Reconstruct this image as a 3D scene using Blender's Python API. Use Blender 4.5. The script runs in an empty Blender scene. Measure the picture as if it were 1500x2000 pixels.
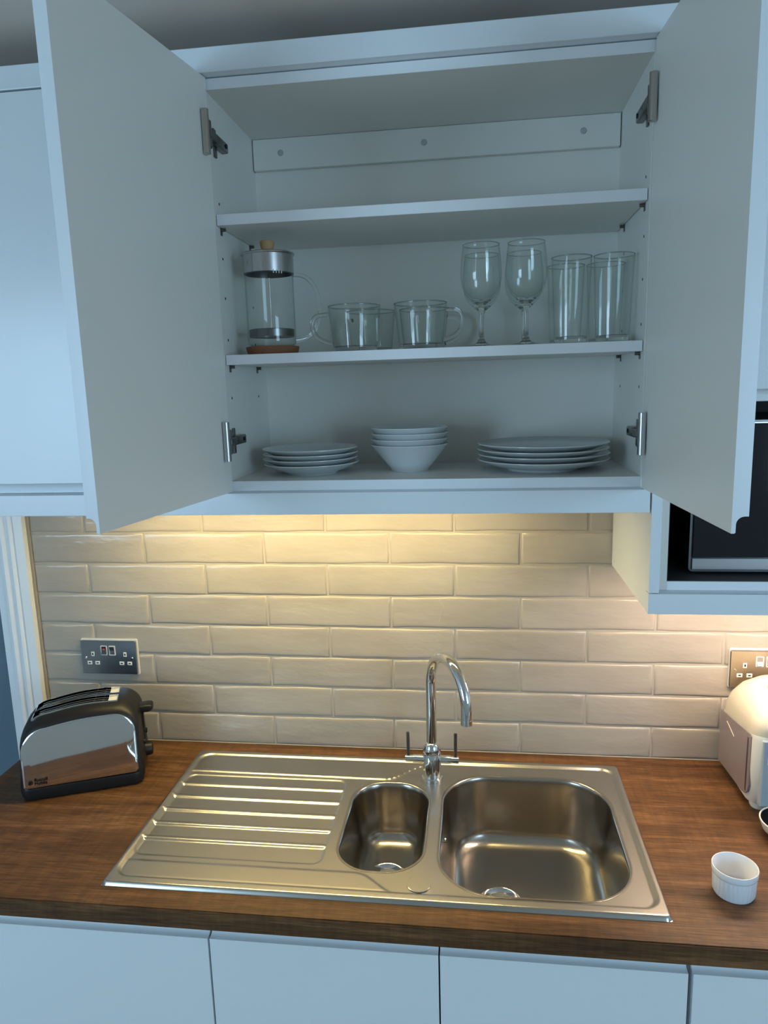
import bpy, bmesh, math, random
from mathutils import Vector, Matrix
random.seed(7)
PI = math.pi
H = 0.91                      # worktop height; geometry below is written with worktop top = 0
scn = bpy.context.scene
C = scn.collection

# ------------------------------------------------------------------ camera
cam_d = bpy.data.cameras.new('camera')
cam = bpy.data.objects.new('camera', cam_d); C.objects.link(cam)
cam.location = (0.8106, -1.6217, 0.8868 + H)
cam.rotation_euler = (math.radians(79.824), math.radians(1.678), math.radians(7.230))
cam_d.sensor_fit = 'HORIZONTAL'; cam_d.sensor_width = 36.0
cam_d.lens = 1397.58 / 1500 * 36.0
cam_d.clip_start = 0.02
scn.camera = cam

# ------------------------------------------------------------------ world, added window light, exposure
w = bpy.data.worlds.new('world'); scn.world = w; w.use_nodes = True
bg = w.node_tree.nodes['Background']
bg.inputs[0].default_value = (0.50, 0.72, 1.0, 1); bg.inputs[1].default_value = 1.0
def area(name, loc, rot, sx, sy, energy, col):
    l = bpy.data.lights.new(name, 'AREA'); l.shape = 'RECTANGLE'; l.size = sx; l.size_y = sy
    l.energy = energy; l.color = col
    o = bpy.data.objects.new(name, l); C.objects.link(o); o.location = loc; o.rotation_euler = rot
    return o
DAY = (0.48, 0.755, 1.0)  # daylight colour for both area lights at the added rear windows
area('window_daylight', (-1.55, -3.17, 0.80 + H), (math.radians(90), 0, 0), 1.4, 1.15, 43, DAY)
area('window_daylight', (3.18, -3.17, 0.80 + H), (math.radians(90), 0, 0), 1.4, 1.15, 42, DAY)
vs = scn.view_settings
vs.view_transform = 'Standard'; vs.look = 'None'; vs.gamma = 1.0; vs.exposure = 0.0; vs.use_curve_mapping = False
scn.cycles.max_bounces = 9; scn.cycles.transmission_bounces = 9; scn.cycles.glossy_bounces = 4; scn.cycles.diffuse_bounces = 4; scn.cycles.transparent_max_bounces = 32
scn.cycles.sample_clamp_indirect = 4.0; scn.cycles.adaptive_threshold = 0.025
LED_WARM = (1.0, 0.78, 0.34); LED_PINK = (1.0, 0.77, 0.57)
LED_L, LED_R = 114.0, 145.0

# ------------------------------------------------------------------ materials
MATS = {}
def mat(name, base, rough=0.4, metal=0.0, **kw):
    m = bpy.data.materials.new(name); m.use_nodes = True
    b = m.node_tree.nodes['Principled BSDF']
    b.inputs['Base Color'].default_value = (*base, 1); b.inputs['Roughness'].default_value = rough
    b.inputs['Metallic'].default_value = metal
    for k, v in kw.items():
        b.inputs[k.replace('_', ' ')].default_value = v
    MATS[name] = m
    return m
def nodes(m): return m.node_tree.nodes, m.node_tree.links, m.node_tree.nodes['Principled BSDF']
def ramp(n, stops):
    r = n.new('ShaderNodeValToRGB'); e = r.color_ramp.elements
    while len(e) < len(stops): e.new(0.5)
    for el, (p, c) in zip(e, stops): el.position = p; el.color = (*c, 1)
    return r
def noise_bump(m, scale, strength, dist=0.001, stretch=(1, 1, 1), detail=3):
    n, l, b = nodes(m)
    tc = n.new('ShaderNodeTexCoord'); mp = n.new('ShaderNodeMapping'); mp.inputs['Scale'].default_value = stretch
    t = n.new('ShaderNodeTexNoise'); t.inputs['Scale'].default_value = scale; t.inputs['Detail'].default_value = detail
    bp = n.new('ShaderNodeBump'); bp.inputs['Strength'].default_value = strength; bp.inputs['Distance'].default_value = dist
    l.new(tc.outputs['Object'], mp.inputs[0]); l.new(mp.outputs[0], t.inputs[0]); l.new(t.outputs[0], bp.inputs['Height'])
    l.new(bp.outputs[0], b.inputs['Normal'])
    return t

mat('gloss_white', (0.74, 0.78, 0.81), 0.23)
noise_bump(MATS['gloss_white'], 9, 0.03, 0.002)
mat('melamine', (0.80, 0.785, 0.735), 0.40)
mat('melamine_edge', (0.80, 0.82, 0.84), 0.4)
mat('tile', (0.64, 0.60, 0.53), 0.14)
def _tile():
    m = MATS['tile']; n, l, b = nodes(m)
    tc = n.new('ShaderNodeTexCoord'); oi = n.new('ShaderNodeObjectInfo')
    add = n.new('ShaderNodeVectorMath'); add.operation = 'ADD'
    mul = n.new('ShaderNodeMath'); mul.operation = 'MULTIPLY'; mul.inputs[1].default_value = 40
    l.new(oi.outputs['Random'], mul.inputs[0])
    l.new(tc.outputs['Object'], add.inputs[0]); l.new(mul.outputs[0], add.inputs[1])
    mp = n.new('ShaderNodeMapping'); mp.inputs['Scale'].default_value = (1, 1, 3.0); l.new(add.outputs[0], mp.inputs[0])
    t = n.new('ShaderNodeTexNoise'); t.inputs['Scale'].default_value = 13; t.inputs['Detail'].default_value = 3; l.new(mp.outputs[0], t.inputs[0])
    bp = n.new('ShaderNodeBump'); bp.inputs['Strength'].default_value = 0.32; bp.inputs['Distance'].default_value = 0.005
    l.new(t.outputs[0], bp.inputs['Height']); l.new(bp.outputs[0], b.inputs['Normal'])
    t2 = n.new('ShaderNodeTexNoise'); t2.inputs['Scale'].default_value = 5; l.new(mp.outputs[0], t2.inputs[0])
    r = ramp(n, [(0.3, (0.335, 0.297, 0.252)), (0.7, (0.385, 0.343, 0.295))]); l.new(t2.outputs[0], r.inputs[0])
    hsv = n.new('ShaderNodeHueSaturation'); l.new(r.outputs[0], hsv.inputs['Color'])
    mr = n.new('ShaderNodeMapRange'); mr.inputs[3].default_value = 0.94; mr.inputs[4].default_value = 1.05
    l.new(oi.outputs['Random'], mr.inputs[0]); l.new(mr.outputs[0], hsv.inputs['Value'])
    l.new(hsv.outputs[0], b.inputs['Base Color'])
_tile()
mat('grout', (0.36, 0.32, 0.265), 0.8)
mat('wall_paint', (0.80, 0.80, 0.78), 0.8)
mat('ceiling_paint', (0.72, 0.64, 0.57), 0.9)
mat('wood_trim', (0.76, 0.77, 0.78), 0.4)
mat('door_paint', (0.10, 0.15, 0.20), 0.5)  # dark slate blue over the whole door slab
mat('floor_wood', (0.42, 0.38, 0.33), 0.5)
mat('worktop', (0.15, 0.08, 0.04), 0.45, Specular_IOR_Level=0.3)
def _wood():
    m = MATS['worktop']; n, l, b = nodes(m)
    tc = n.new('ShaderNodeTexCoord')
    mp = n.new('ShaderNodeMapping'); mp.inputs['Scale'].default_value = (1.3, 16, 16); l.new(tc.outputs['Object'], mp.inputs[0])
    t = n.new('ShaderNodeTexNoise'); t.inputs['Scale'].default_value = 1.6; t.inputs['Detail'].default_value = 7; t.inputs['Roughness'].default_value = 0.62
    t.inputs['Distortion'].default_value = 0.7; l.new(mp.outputs[0], t.inputs[0])
    r = ramp(n, [(0.24, (0.055, 0.023, 0.009)), (0.46, (0.110, 0.051, 0.020)), (0.62, (0.175, 0.084, 0.034)), (0.80, (0.23, 0.120, 0.053))])
    l.new(t.outputs[0], r.inputs[0])
    mp2 = n.new('ShaderNodeMapping'); mp2.inputs['Scale'].default_value = (10, 170, 170); l.new(tc.outputs['Object'], mp2.inputs[0])
    t2 = n.new('ShaderNodeTexNoise'); t2.inputs['Scale'].default_value = 2.2; t2.inputs['Detail'].default_value = 4; l.new(mp2.outputs[0], t2.inputs[0])
    r2 = ramp(n, [(0.35, (0.62, 0.60, 0.58)), (0.6, (1.05, 1.05, 1.05))]); l.new(t2.outputs[0], r2.inputs[0])
    mp3 = n.new('ShaderNodeMapping'); mp3.inputs['Scale'].default_value = (70, 9, 9); l.new(tc.outputs['Object'], mp3.inputs[0])
    t3 = n.new('ShaderNodeTexNoise'); t3.inputs['Scale'].default_value = 1.5; t3.inputs['Detail'].default_value = 3; l.new(mp3.outputs[0], t3.inputs[0])
    r3 = ramp(n, [(0.35, (0.86, 0.86, 0.86)), (0.65, (1.08, 1.08, 1.08))]); l.new(t3.outputs[0], r3.inputs[0])
    mx = n.new('ShaderNodeMix'); mx.data_type = 'RGBA'; mx.blend_type = 'MULTIPLY'; mx.inputs[0].default_value = 1
    l.new(r.outputs[0], mx.inputs[6]); l.new(r2.outputs[0], mx.inputs[7])
    mx2 = n.new('ShaderNodeMix'); mx2.data_type = 'RGBA'; mx2.blend_type = 'MULTIPLY'; mx2.inputs[0].default_value = 1
    l.new(mx.outputs[2], mx2.inputs[6]); l.new(r3.outputs[0], mx2.inputs[7])
    l.new(mx2.outputs[2], b.inputs['Base Color'])
    bp = n.new('ShaderNodeBump'); bp.inputs['Strength'].default_value = 0.25; bp.inputs['Distance'].default_value = 0.0006
    l.new(t2.outputs[0], bp.inputs['Height']); l.new(bp.outputs[0], b.inputs['Normal'])
_wood()
mat('steel', (0.54, 0.52, 0.48), 0.27, 1.0)
mat('steel_bowl', (0.46, 0.43, 0.39), 0.21, 1.0)  # same steel as the deck, the bowls' shade put into a darker colour
mat('cap_grey', (0.45, 0.47, 0.47), 0.5)
mat('chrome', (0.78, 0.79, 0.80), 0.05, 1.0)
mat('nickel', (0.50, 0.48, 0.45), 0.22, 1.0)
mat('nickel_dark', (0.16, 0.16, 0.16), 0.3, 1.0)
mat('brushed_lid', (0.52, 0.52, 0.53), 0.25, 1.0)
mat('black_nickel', (0.30, 0.30, 0.31), 0.28, 1.0)
mat('socket_chrome', (0.62, 0.55, 0.48), 0.16, 1.0)
mat('black_plastic', (0.010, 0.010, 0.011), 0.40, Specular_IOR_Level=0.3)
mat('dark_print', (0.012, 0.012, 0.014), 0.7, Specular_IOR_Level=0.1)
mat('black_gloss', (0.004, 0.005, 0.008), 0.06)
mat('black_hole', (0.004, 0.004, 0.004), 0.8)
mat('dark_lining', (0.035, 0.037, 0.04), 0.6)  # dark grey of the niche's back, side and floor sheets
mat('white_plastic', (0.70, 0.69, 0.65), 0.35)
mat('cream_plastic', (0.60, 0.55, 0.44), 0.28)
mat('grey_plastic', (0.36, 0.42, 0.46), 0.3)
mat('smoke_panel', (0.25, 0.20, 0.21), 0.16)
mat('smoke_dark', (0.07, 0.05, 0.06), 0.3)
mat('green_print', (0.05, 0.30, 0.10), 0.5)
mat('grey_print', (0.10, 0.13, 0.17), 0.5)
mat('red_print', (0.55, 0.06, 0.03), 0.5)
mat('orange_print', (0.75, 0.42, 0.22), 0.5)
mat('porcelain', (0.64, 0.67, 0.67), 0.16)
mat('ramekin_white', (0.76, 0.79, 0.83), 0.2)
mat('cork', (0.24, 0.095, 0.045), 0.85); noise_bump(MATS['cork'], 300, 0.6, 0.002)
mat('knob_wood', (0.50, 0.31, 0.14), 0.6); noise_bump(MATS['knob_wood'], 40, 0.3, 0.001, (1, 1, 6))
mat('rim_glass', (0.62, 0.68, 0.67), 0.05, 0.0, Transmission_Weight=0.9, IOR=1.52)
mat('glass', (1.0, 1.0, 1.0), 0.0, 0.0, Transmission_Weight=1.0, IOR=1.52)
def _thin_glass():
    # thin-walled drinking glass: clear face-on, reflecting and absorbing more where the wall is seen edge-on
    m = bpy.data.materials.new('thin_glass'); m.use_nodes = True; n, l = m.node_tree.nodes, m.node_tree.links; n.clear()
    out = n.new('ShaderNodeOutputMaterial'); tr = n.new('ShaderNodeBsdfTransparent'); gl = n.new('ShaderNodeBsdfGlossy'); mx = n.new('ShaderNodeMixShader')
    gl.inputs['Roughness'].default_value = 0.02
    lw = n.new('ShaderNodeLayerWeight'); lw.inputs[0].default_value = 0.5
    rp = ramp(n, [(0.0, (0.985, 0.995, 0.99)), (0.75, (0.965, 0.98, 0.975)), (0.93, (0.78, 0.82, 0.81)), (1.0, (0.45, 0.50, 0.49))])
    l.new(lw.outputs['Facing'], rp.inputs[0]); l.new(rp.outputs[0], tr.inputs[0])
    pw = n.new('ShaderNodeMath'); pw.operation = 'POWER'; pw.inputs[1].default_value = 5.0; l.new(lw.outputs['Facing'], pw.inputs[0])
    ma = n.new('ShaderNodeMath'); ma.operation = 'MULTIPLY_ADD'; ma.inputs[1].default_value = 0.55; ma.inputs[2].default_value = 0.04; l.new(pw.outputs[0], ma.inputs[0])
    l.new(ma.outputs[0], mx.inputs[0]); l.new(tr.outputs[0], mx.inputs[1]); l.new(gl.outputs[0], mx.inputs[2]); l.new(mx.outputs[0], out.inputs[0])
    MATS['thin_glass'] = m
_thin_glass()
def led_mat(name, col, s):
    m = bpy.data.materials.new(name); m.use_nodes = True; n, l = m.node_tree.nodes, m.node_tree.links
    n.clear(); e = n.new('ShaderNodeEmission'); e.inputs[0].default_value = (*col, 1); e.inputs[1].default_value = s
    o = n.new('ShaderNodeOutputMaterial'); l.new(e.outputs[0], o.inputs[0]); MATS[name] = m
led_mat('led_warm', LED_WARM, LED_L); led_mat('led_pink', LED_PINK, LED_R)

# ------------------------------------------------------------------ mesh helpers
def nb(): return bmesh.new()
def join(dst, src):
    me = bpy.data.meshes.new('t'); src.to_mesh(me); dst.from_mesh(me); bpy.data.meshes.remove(me); src.free(); return dst
def box(x0, x1, y0, y1, z0, z1, bev=0.0, seg=2, into=None):
    bm = nb(); bmesh.ops.create_cube(bm, size=1)
    for v in bm.verts:
        v.co = Vector(((x0 + x1) / 2 + v.co.x * (x1 - x0), (y0 + y1) / 2 + v.co.y * (y1 - y0), (z0 + z1) / 2 + v.co.z * (z1 - z0)))
    if bev: bmesh.ops.bevel(bm, geom=bm.edges[:], offset=bev, segments=seg, affect='EDGES', profile=0.5)
    return join(into, bm) if into else bm
def prism(pts, axis, a0, a1, into=None, bev=0):
    """pts: polygon in the two other axes (in axis order); extruded along axis from a0 to a1"""
    bm = nb()
    def mk(p, a):
        return {'x': (a, p[0], p[1]), 'y': (p[0], a, p[1]), 'z': (p[0], p[1], a)}[axis]
    v0 = [bm.verts.new(mk(p, a0)) for p in pts]; v1 = [bm.verts.new(mk(p, a1)) for p in pts]
    n = len(pts); bm.faces.new(v0); bm.faces.new(v1[::-1])
    for i in range(n): bm.faces.new((v0[i], v1[i], v1[(i + 1) % n], v0[(i + 1) % n]))
    bmesh.ops.recalc_face_normals(bm, faces=bm.faces)
    if bev:
        es = [e for e in bm.edges if e.calc_face_angle(0) > 0.6]
        bmesh.ops.bevel(bm, geom=es, offset=bev, segments=1, affect='EDGES')
    return join(into, bm) if into else bm
def lathe(prof, seg=48, cx=0, cy=0, cz=0, closed=False, into=None):
    bm = nb(); rings = []
    for r, z in prof:
        if r < 1e-6: rings.append([bm.verts.new((cx, cy, cz + z))])
        else: rings.append([bm.verts.new((cx + r * math.cos(2 * PI * i / seg), cy + r * math.sin(2 * PI * i / seg), cz + z)) for i in range(seg)])
    pr = list(zip(rings, rings[1:])) + ([(rings[-1], rings[0])] if closed else [])
    for a, b in pr:
        for i in range(seg):
            j = (i + 1) % seg
            if len(a) == 1 and len(b) == 1: continue
            if len(a) == 1: bm.faces.new((a[0], b[j], b[i]))
            elif len(b) == 1: bm.faces.new((a[i], a[j], b[0]))
            else: bm.faces.new((a[i], a[j], b[j], b[i]))
    bmesh.ops.recalc_face_normals(bm, faces=bm.faces)
    return join(into, bm) if into else bm
def tube(path, r, seg=14, into=None, caps=True):
    pts = [Vector(p) for p in path]; n = len(pts)
    rs = r if isinstance(r, (list, tuple)) else [r] * n
    bm = nb(); rings = []
    t0 = (pts[1] - pts[0]).normalized()
    up = Vector((0, 0, 1)) if abs(t0.z) < 0.9 else Vector((1, 0, 0))
    nrm = (up - t0 * up.dot(t0)).normalized()
    for i, p in enumerate(pts):
        t = (pts[min(i + 1, n - 1)] - pts[max(i - 1, 0)]).normalized()
        nrm = (nrm - t * nrm.dot(t)).normalized(); bn = t.cross(nrm)
        rings.append([bm.verts.new(p + rs[i] * (math.cos(2 * PI * k / seg) * nrm + math.sin(2 * PI * k / seg) * bn)) for k in range(seg)])
    for a, b in zip(rings, rings[1:]):
        for k in range(seg): bm.faces.new((a[k], a[(k + 1) % seg], b[(k + 1) % seg], b[k]))
    if caps: bm.faces.new(rings[0][::-1]); bm.faces.new(rings[-1])
    bmesh.ops.recalc_face_normals(bm, faces=bm.faces)
    return join(into, bm) if into else bm
def loft(rings, cap0=True, cap1=True):
    bm = nb(); R = [[bm.verts.new(p) for p in r] for r in rings]; n = len(R[0])
    for a, b in zip(R, R[1:]):
        for k in range(n): bm.faces.new((a[k], a[(k + 1) % n], b[(k + 1) % n], b[k]))
    if cap0: bm.faces.new(R[0][::-1])
    if cap1: bm.faces.new(R[-1])
    bmesh.ops.recalc_face_normals(bm, faces=bm.faces)
    return bm
def rrect(cx, cy, hx, hy, r, n=12):
    r = min(r, hx, hy); out = []
    for qx, qy, a0 in ((1, 1, 0), (-1, 1, PI / 2), (-1, -1, PI), (1, -1, 3 * PI / 2)):
        for i in range(n + 1):
            a = a0 + PI / 2 * i / n
            out.append((cx + qx * (hx - r) + r * math.cos(a), cy + qy * (hy - r) + r * math.sin(a)))
    return out
BASE = {}
def finish(o, m, smooth, ang):
    me = o.data
    if m: me.materials.append(MATS[m])
    if smooth:
        for p in me.polygons: p.use_smooth = True
        try: me.set_sharp_from_angle(angle=math.radians(ang))
        except Exception: pass
def obj(name, bm, m, parent=None, world=False, smooth=False, ang=35):
    """world=True: vertices are room coordinates (worktop = 0)"""
    me = bpy.data.meshes.new(name); bm.to_mesh(me); bm.free()
    o = bpy.data.objects.new(name, me); C.objects.link(o)
    if parent is not None:
        o.parent = parent
        if world: me.transform(Matrix.Translation(-BASE[parent.name]))
    finish(o, m, smooth, ang)
    return o
def thing(name, label, cat, base, rz=0, group=None):
    o = bpy.data.objects.new(name, None); C.objects.link(o); o.empty_display_size = 0.05
    o.location = (base[0], base[1], base[2] + H); o.rotation_euler = (0, 0, rz)
    BASE[o.name] = Vector(base)
    o['label'] = label; o['category'] = cat
    if group: o['group'] = group
    return o
def struct(name, bm, m, label=None, smooth=False):
    """top-level setting piece, written in room coordinates"""
    xs = [v.co.copy() for v in bm.verts]
    lo = Vector((min(v.x for v in xs), min(v.y for v in xs), min(v.z for v in xs)))
    hi = Vector((max(v.x for v in xs), max(v.y for v in xs), max(v.z for v in xs)))
    base = Vector(((lo.x + hi.x) / 2, (lo.y + hi.y) / 2, lo.z))
    o = obj(name, bm, m, smooth=smooth); o.data.transform(Matrix.Translation(-base)); o.location = base + Vector((0, 0, H))
    BASE[o.name] = base; o['kind'] = 'structure'
    if label: o['label'] = label
    return o
def dup(root, base, rz=None, label=None, group=None):
    r = root.copy(); C.objects.link(r); r.location = (base[0], base[1], base[2] + H); BASE[r.name] = Vector(base)
    if rz is not None: r.rotation_euler = (0, 0, rz)
    if label: r['label'] = label
    if group: r['group'] = group
    for ch in list(root.children):
        c = ch.copy(); C.objects.link(c); c.parent = r
        for g in list(ch.children):
            d = g.copy(); C.objects.link(d); d.parent = c
    return r

# ------------------------------------------------------------------ room shell
XL0, XR0, YR0 = -3.5, 4.6, -3.2
CEIL = 1.50
struct('floor', box(XL0, XR0, YR0, 0.3, -H - 0.05, -H), 'floor_wood', 'dark floor of the kitchen')
struct('ceiling', box(XL0, XR0, YR0, 0.3, CEIL, CEIL + 0.05), 'ceiling_paint', 'grey shaded ceiling above the cupboards')
bw = box(-0.372, XR0, 0.009, 0.12, -H, CEIL)
join(bw, box(XL0, -0.372, 0.009, 0.12, 1.15, CEIL)); join(bw, box(XL0, -1.25, 0.009, 0.12, -H, 1.15))
wall_back = struct('wall_back', bw, 'wall_paint', 'kitchen wall tiled behind the worktop')
struct('wall_left', box(XL0 - 0.1, XL0, YR0, 0.12, -H, CEIL), 'wall_paint', 'plain painted left wall')
struct('wall_right', box(XR0, XR0 + 0.1, YR0, 0.12, -H, CEIL), 'wall_paint', 'plain painted right wall')
WZ0, WZ1 = 0.20, 1.40
WIN = ((-2.27, -0.83), (2.46, 3.90))  # unseen windows added off to both sides, so the open doors shade the cupboard
rw = box(XL0, XR0, YR0 - 0.12, YR0, -H, WZ0); box(XL0, XR0, YR0 - 0.12, YR0, WZ1, CEIL, into=rw)
for a, b in ((XL0, WIN[0][0]), (WIN[0][1], WIN[1][0]), (WIN[1][1], XR0)): box(a, b, YR0 - 0.12, YR0, WZ0, WZ1, into=rw)
struct('wall_rear', rw, 'wall_paint', 'plain wall with two windows behind the viewer')
for k, (a, b) in enumerate(WIN):
    wf = box(a, b, YR0 - 0.08, YR0 - 0.02, WZ0, WZ0 + 0.05)
    for c in ((a, b, WZ1 - 0.05, WZ1), (a, a + 0.05, WZ0, WZ1), (b - 0.05, b, WZ0, WZ1), ((a + b) / 2 - 0.03, (a + b) / 2 + 0.03, WZ0, WZ1)):
        box(c[0], c[1], YR0 - 0.08, YR0 - 0.02, c[2], c[3], into=wf)
    struct('window_%d' % (k + 1), wf, 'wood_trim', 'white window frame in the rear wall, %s' % ('left part', 'right part')[k])

# door with casing at the far left
dr = struct('door_1', box(-1.248, -0.402, 0.03, 0.07, -H + 0.005, 1.146), 'door_paint', 'slate blue painted door left of the tiles')
obj('hinge', tube([(-0.398, 0.018, 0.35), (-0.398, 0.018, 0.475)], 0.009, 12), 'black_plastic', dr, True, True)
prof = [(-0.302, 0.009), (-0.302, -0.020), (-0.3255, -0.020), (-0.327, -0.0165), (-0.3285, -0.0165), (-0.332, -0.0205), (-0.3385, -0.0225), (-0.345, -0.0195), (-0.3475, -0.016),
        (-0.350, -0.0165), (-0.354, -0.0205), (-0.361, -0.0225), (-0.369, -0.0195), (-0.374, -0.012), (-0.376, -0.002), (-0.376, 0.009)]
tr = struct('trim_1', prism(prof, 'z', -H, 1.16), 'wood_trim', 'white moulded door casing beside the tiles', smooth=True)
tr.data.set_sharp_from_angle(angle=math.radians(25))
struct('trim_2', box(-0.402, -0.374, -0.002, 0.03, -H, 1.15), 'wood_trim', 'white door lining strip')
# caulk bead between casing and tiles
cb = nb()
for s in range(30):
    z0 = 0.0 + s * 0.0235
    box(-0.3025 - random.random() * 0.001, -0.2965 + random.random() * 0.0015, -0.0035 - random.random() * 0.001, 0.008, z0, z0 + 0.0236, into=cb)
obj('sealant', cb, 'grout', wall_back, True)

# ------------------------------------------------------------------ tiles
PX, PZ, GR = 0.303, 0.078, 0.0032
def tile_mesh(wd, ht, seed):
    rnd = random.Random(seed); nx, nz = max(3, int(wd / 0.03)), 3
    bm = nb()
    ph = [rnd.uniform(0, 6.28) for _ in range(6)]
    def eb(t, k): return 0.0009 * math.sin(t * 5 + ph[k]) + 0.0006 * math.sin(t * 13 + ph[(k + 2) % 6])
    def ring(ins, y):
        out = []
        for i in range(nx + 1): t = i / nx; out.append((-wd / 2 + ins + (wd - 2 * ins) * t, y, -ht / 2 + ins + eb(t, 0)))
        for i in range(1, nz + 1): t = i / nz; out.append((wd / 2 - ins + eb(t, 1), y, -ht / 2 + ins + (ht - 2 * ins) * t))
        for i in range(1, nx + 1): t = i / nx; out.append((wd / 2 - ins - (wd - 2 * ins) * t, y, ht / 2 - ins + eb(t, 2)))
        for i in range(1, nz): t = i / nz; out.append((-wd / 2 + ins + eb(t, 3), y, ht / 2 - ins - (ht - 2 * ins) * t))
        return out
    return loft([ring(0, 0.0045), ring(0.0, -0.0004), ring(0.0010, -0.0026), ring(0.0026, -0.0040), ring(0.0050, -0.0046), ring(0.0090, -0.0048)], True, True)
TV = {}
def tile_at(x0, x1, zr):
    wd, ht = x1 - x0 - GR, PZ - GR
    key = (round(wd, 3), random.randrange(5) if abs(wd - (PX - GR)) < 1e-4 else 9)
    if key not in TV:
        bm = tile_mesh(wd, ht, hash(key) % 999 if False else int(key[0] * 1000) + key[1]); me = bpy.data.meshes.new('tile'); bm.to_mesh(me); bm.free()
        me.materials.append(MATS['tile'])
        for p in me.polygons: p.use_smooth = True
        me.set_sharp_from_angle(angle=math.radians(60)); TV[key] = me
    o = bpy.data.objects.new('tile', TV[key]); C.objects.link(o); o.parent = wall_back
    o.location = Vector(((x0 + x1) / 2, 0.0045, zr + PZ / 2)) - BASE[wall_back.name]
    o.rotation_euler = (random.uniform(-0.006, 0.006), random.uniform(-0.0025, 0.0025), random.uniform(-0.0022, 0.0022))
TX0, TX1 = -0.2985, 2.0
obj('grout', box(TX0 - 0.002, TX1, 0.0022, 0.009, 0.0, 0.70), 'grout', wall_back, True)
for k in range(1, 10):
    z = (k - 1) * PZ - 0.0008
    xs = [TX0]; i = -1 if k % 2 else -0.5
    x = i * PX
    while x < TX1:
        if x > TX0 + 0.02: xs.append(x)
        x += PX
    xs.append(TX1)
    for a, b in zip(xs, xs[1:]):
        if b - a > 0.02: tile_at(a, b, z)

# pale crazing mark in the glaze of one tile, left of the tap line
obj('glaze_mark', tube([(0.7185, -0.0001, 0.385), (0.732, -0.0001, 0.368), (0.7245, -0.0001, 0.353), (0.7195, -0.0001, 0.329)], 0.0005, 5), 'grout', wall_back, True)

# ------------------------------------------------------------------ worktop
WY = -0.58
wt = thing('worktop', 'dark walnut effect kitchen worktop running under the tiles', 'worktop', (0.8, -0.29, -0.038))
SX0, SX1, SY0, SY1 = 0.140, 1.112, -0.520, -0.066
wb = nb()
vv = {}
def q(*p):
    fs = []
    for co in p:
        k = tuple(round(c, 5) for c in co)
        if k not in vv: vv[k] = wb.verts.new(co)
        fs.append(vv[k])
    wb.faces.new(fs)
gx, gy = [-0.312, SX0, SX1, 2.0], [WY, SY0, SY1, -0.0005]
for i in range(3):
    for j in range(3):
        if i == 1 and j == 1: continue
        x0, x1, y0, y1 = gx[i], gx[i + 1], gy[j], gy[j + 1]
        q((x0, y0, 0), (x1, y0, 0), (x1, y1, 0), (x0, y1, 0)); q((x0, y0, -.038), (x0, y1, -.038), (x1, y1, -.038), (x1, y0, -.038))
for i in range(3):
    q((gx[i], WY, 0), (gx[i], WY, -.038), (gx[i + 1], WY, -.038), (gx[i + 1], WY, 0)); q((gx[i], gy[3], 0), (gx[i + 1], gy[3], 0), (gx[i + 1], gy[3], -.038), (gx[i], gy[3], -.038))
    q((gx[0], gy[i], 0), (gx[0], gy[i + 1], 0), (gx[0], gy[i + 1], -.038), (gx[0], gy[i], -.038)); q((gx[3], gy[i], 0), (gx[3], gy[i], -.038), (gx[3], gy[i + 1], -.038), (gx[3], gy[i + 1], 0))
q((SX0, SY0, 0), (SX0, SY1, 0), (SX0, SY1, -.038), (SX0, SY0, -.038)); q((SX1, SY0, 0), (SX1, SY0, -.038), (SX1, SY1, -.038), (SX1, SY1, 0))
q((SX0, SY0, 0), (SX0, SY0, -.038), (SX1, SY0, -.038), (SX1, SY0, 0)); q((SX0, SY1, 0), (SX1, SY1, 0), (SX1, SY1, -.038), (SX0, SY1, -.038))
bmesh.ops.recalc_face_normals(wb, faces=wb.faces)
es = [e for e in wb.edges if all(abs(v.co.y - WY) < 1e-5 for v in e.verts) and abs(e.verts[0].co.z - e.verts[1].co.z) < 1e-5]
bmesh.ops.bevel(wb, geom=es, offset=0.002, segments=2, affect='EDGES')
obj('slab', wb, 'worktop', wt, True)
# thin sealant line where worktop meets tiles
obj('sealant', box(-0.29, 2.0, -0.0032, 0.0, 0.0, 0.0018, 0.0006), 'grout', wt, True)

# ------------------------------------------------------------------ J-profile door panels
def jdoor(wd, ht, t=0.020, flip=False, lip=0.0052, cut=0.021):
    """hinge edge at x=0, inner face y=0, front y=-t, J pull along the bottom (or the top when flip)"""
    pts = [(0, 0), (0, ht), (-t, ht), (-t, cut)]
    r = min(0.010, t - lip - 0.001)
    for i in range(7):
        a = PI / 2 * i / 6
        pts.append((-(lip + r) + r * math.sin(a) , cut - r + r * math.cos(a)))
    pts = pts[:4] + [(-(lip + r), cut)] + pts[5:] + [(-lip, 0.0012), (-lip + 0.0012, 0)]
    if flip: pts = [(y, ht - z) for y, z in pts]
    bm = prism(pts, 'x', 0, wd)
    for f in bm.faces:                       # inner face is plain melamine, everything else gloss
        if f.normal.y > 0.9: f.material_index = 1
    return bm

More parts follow.
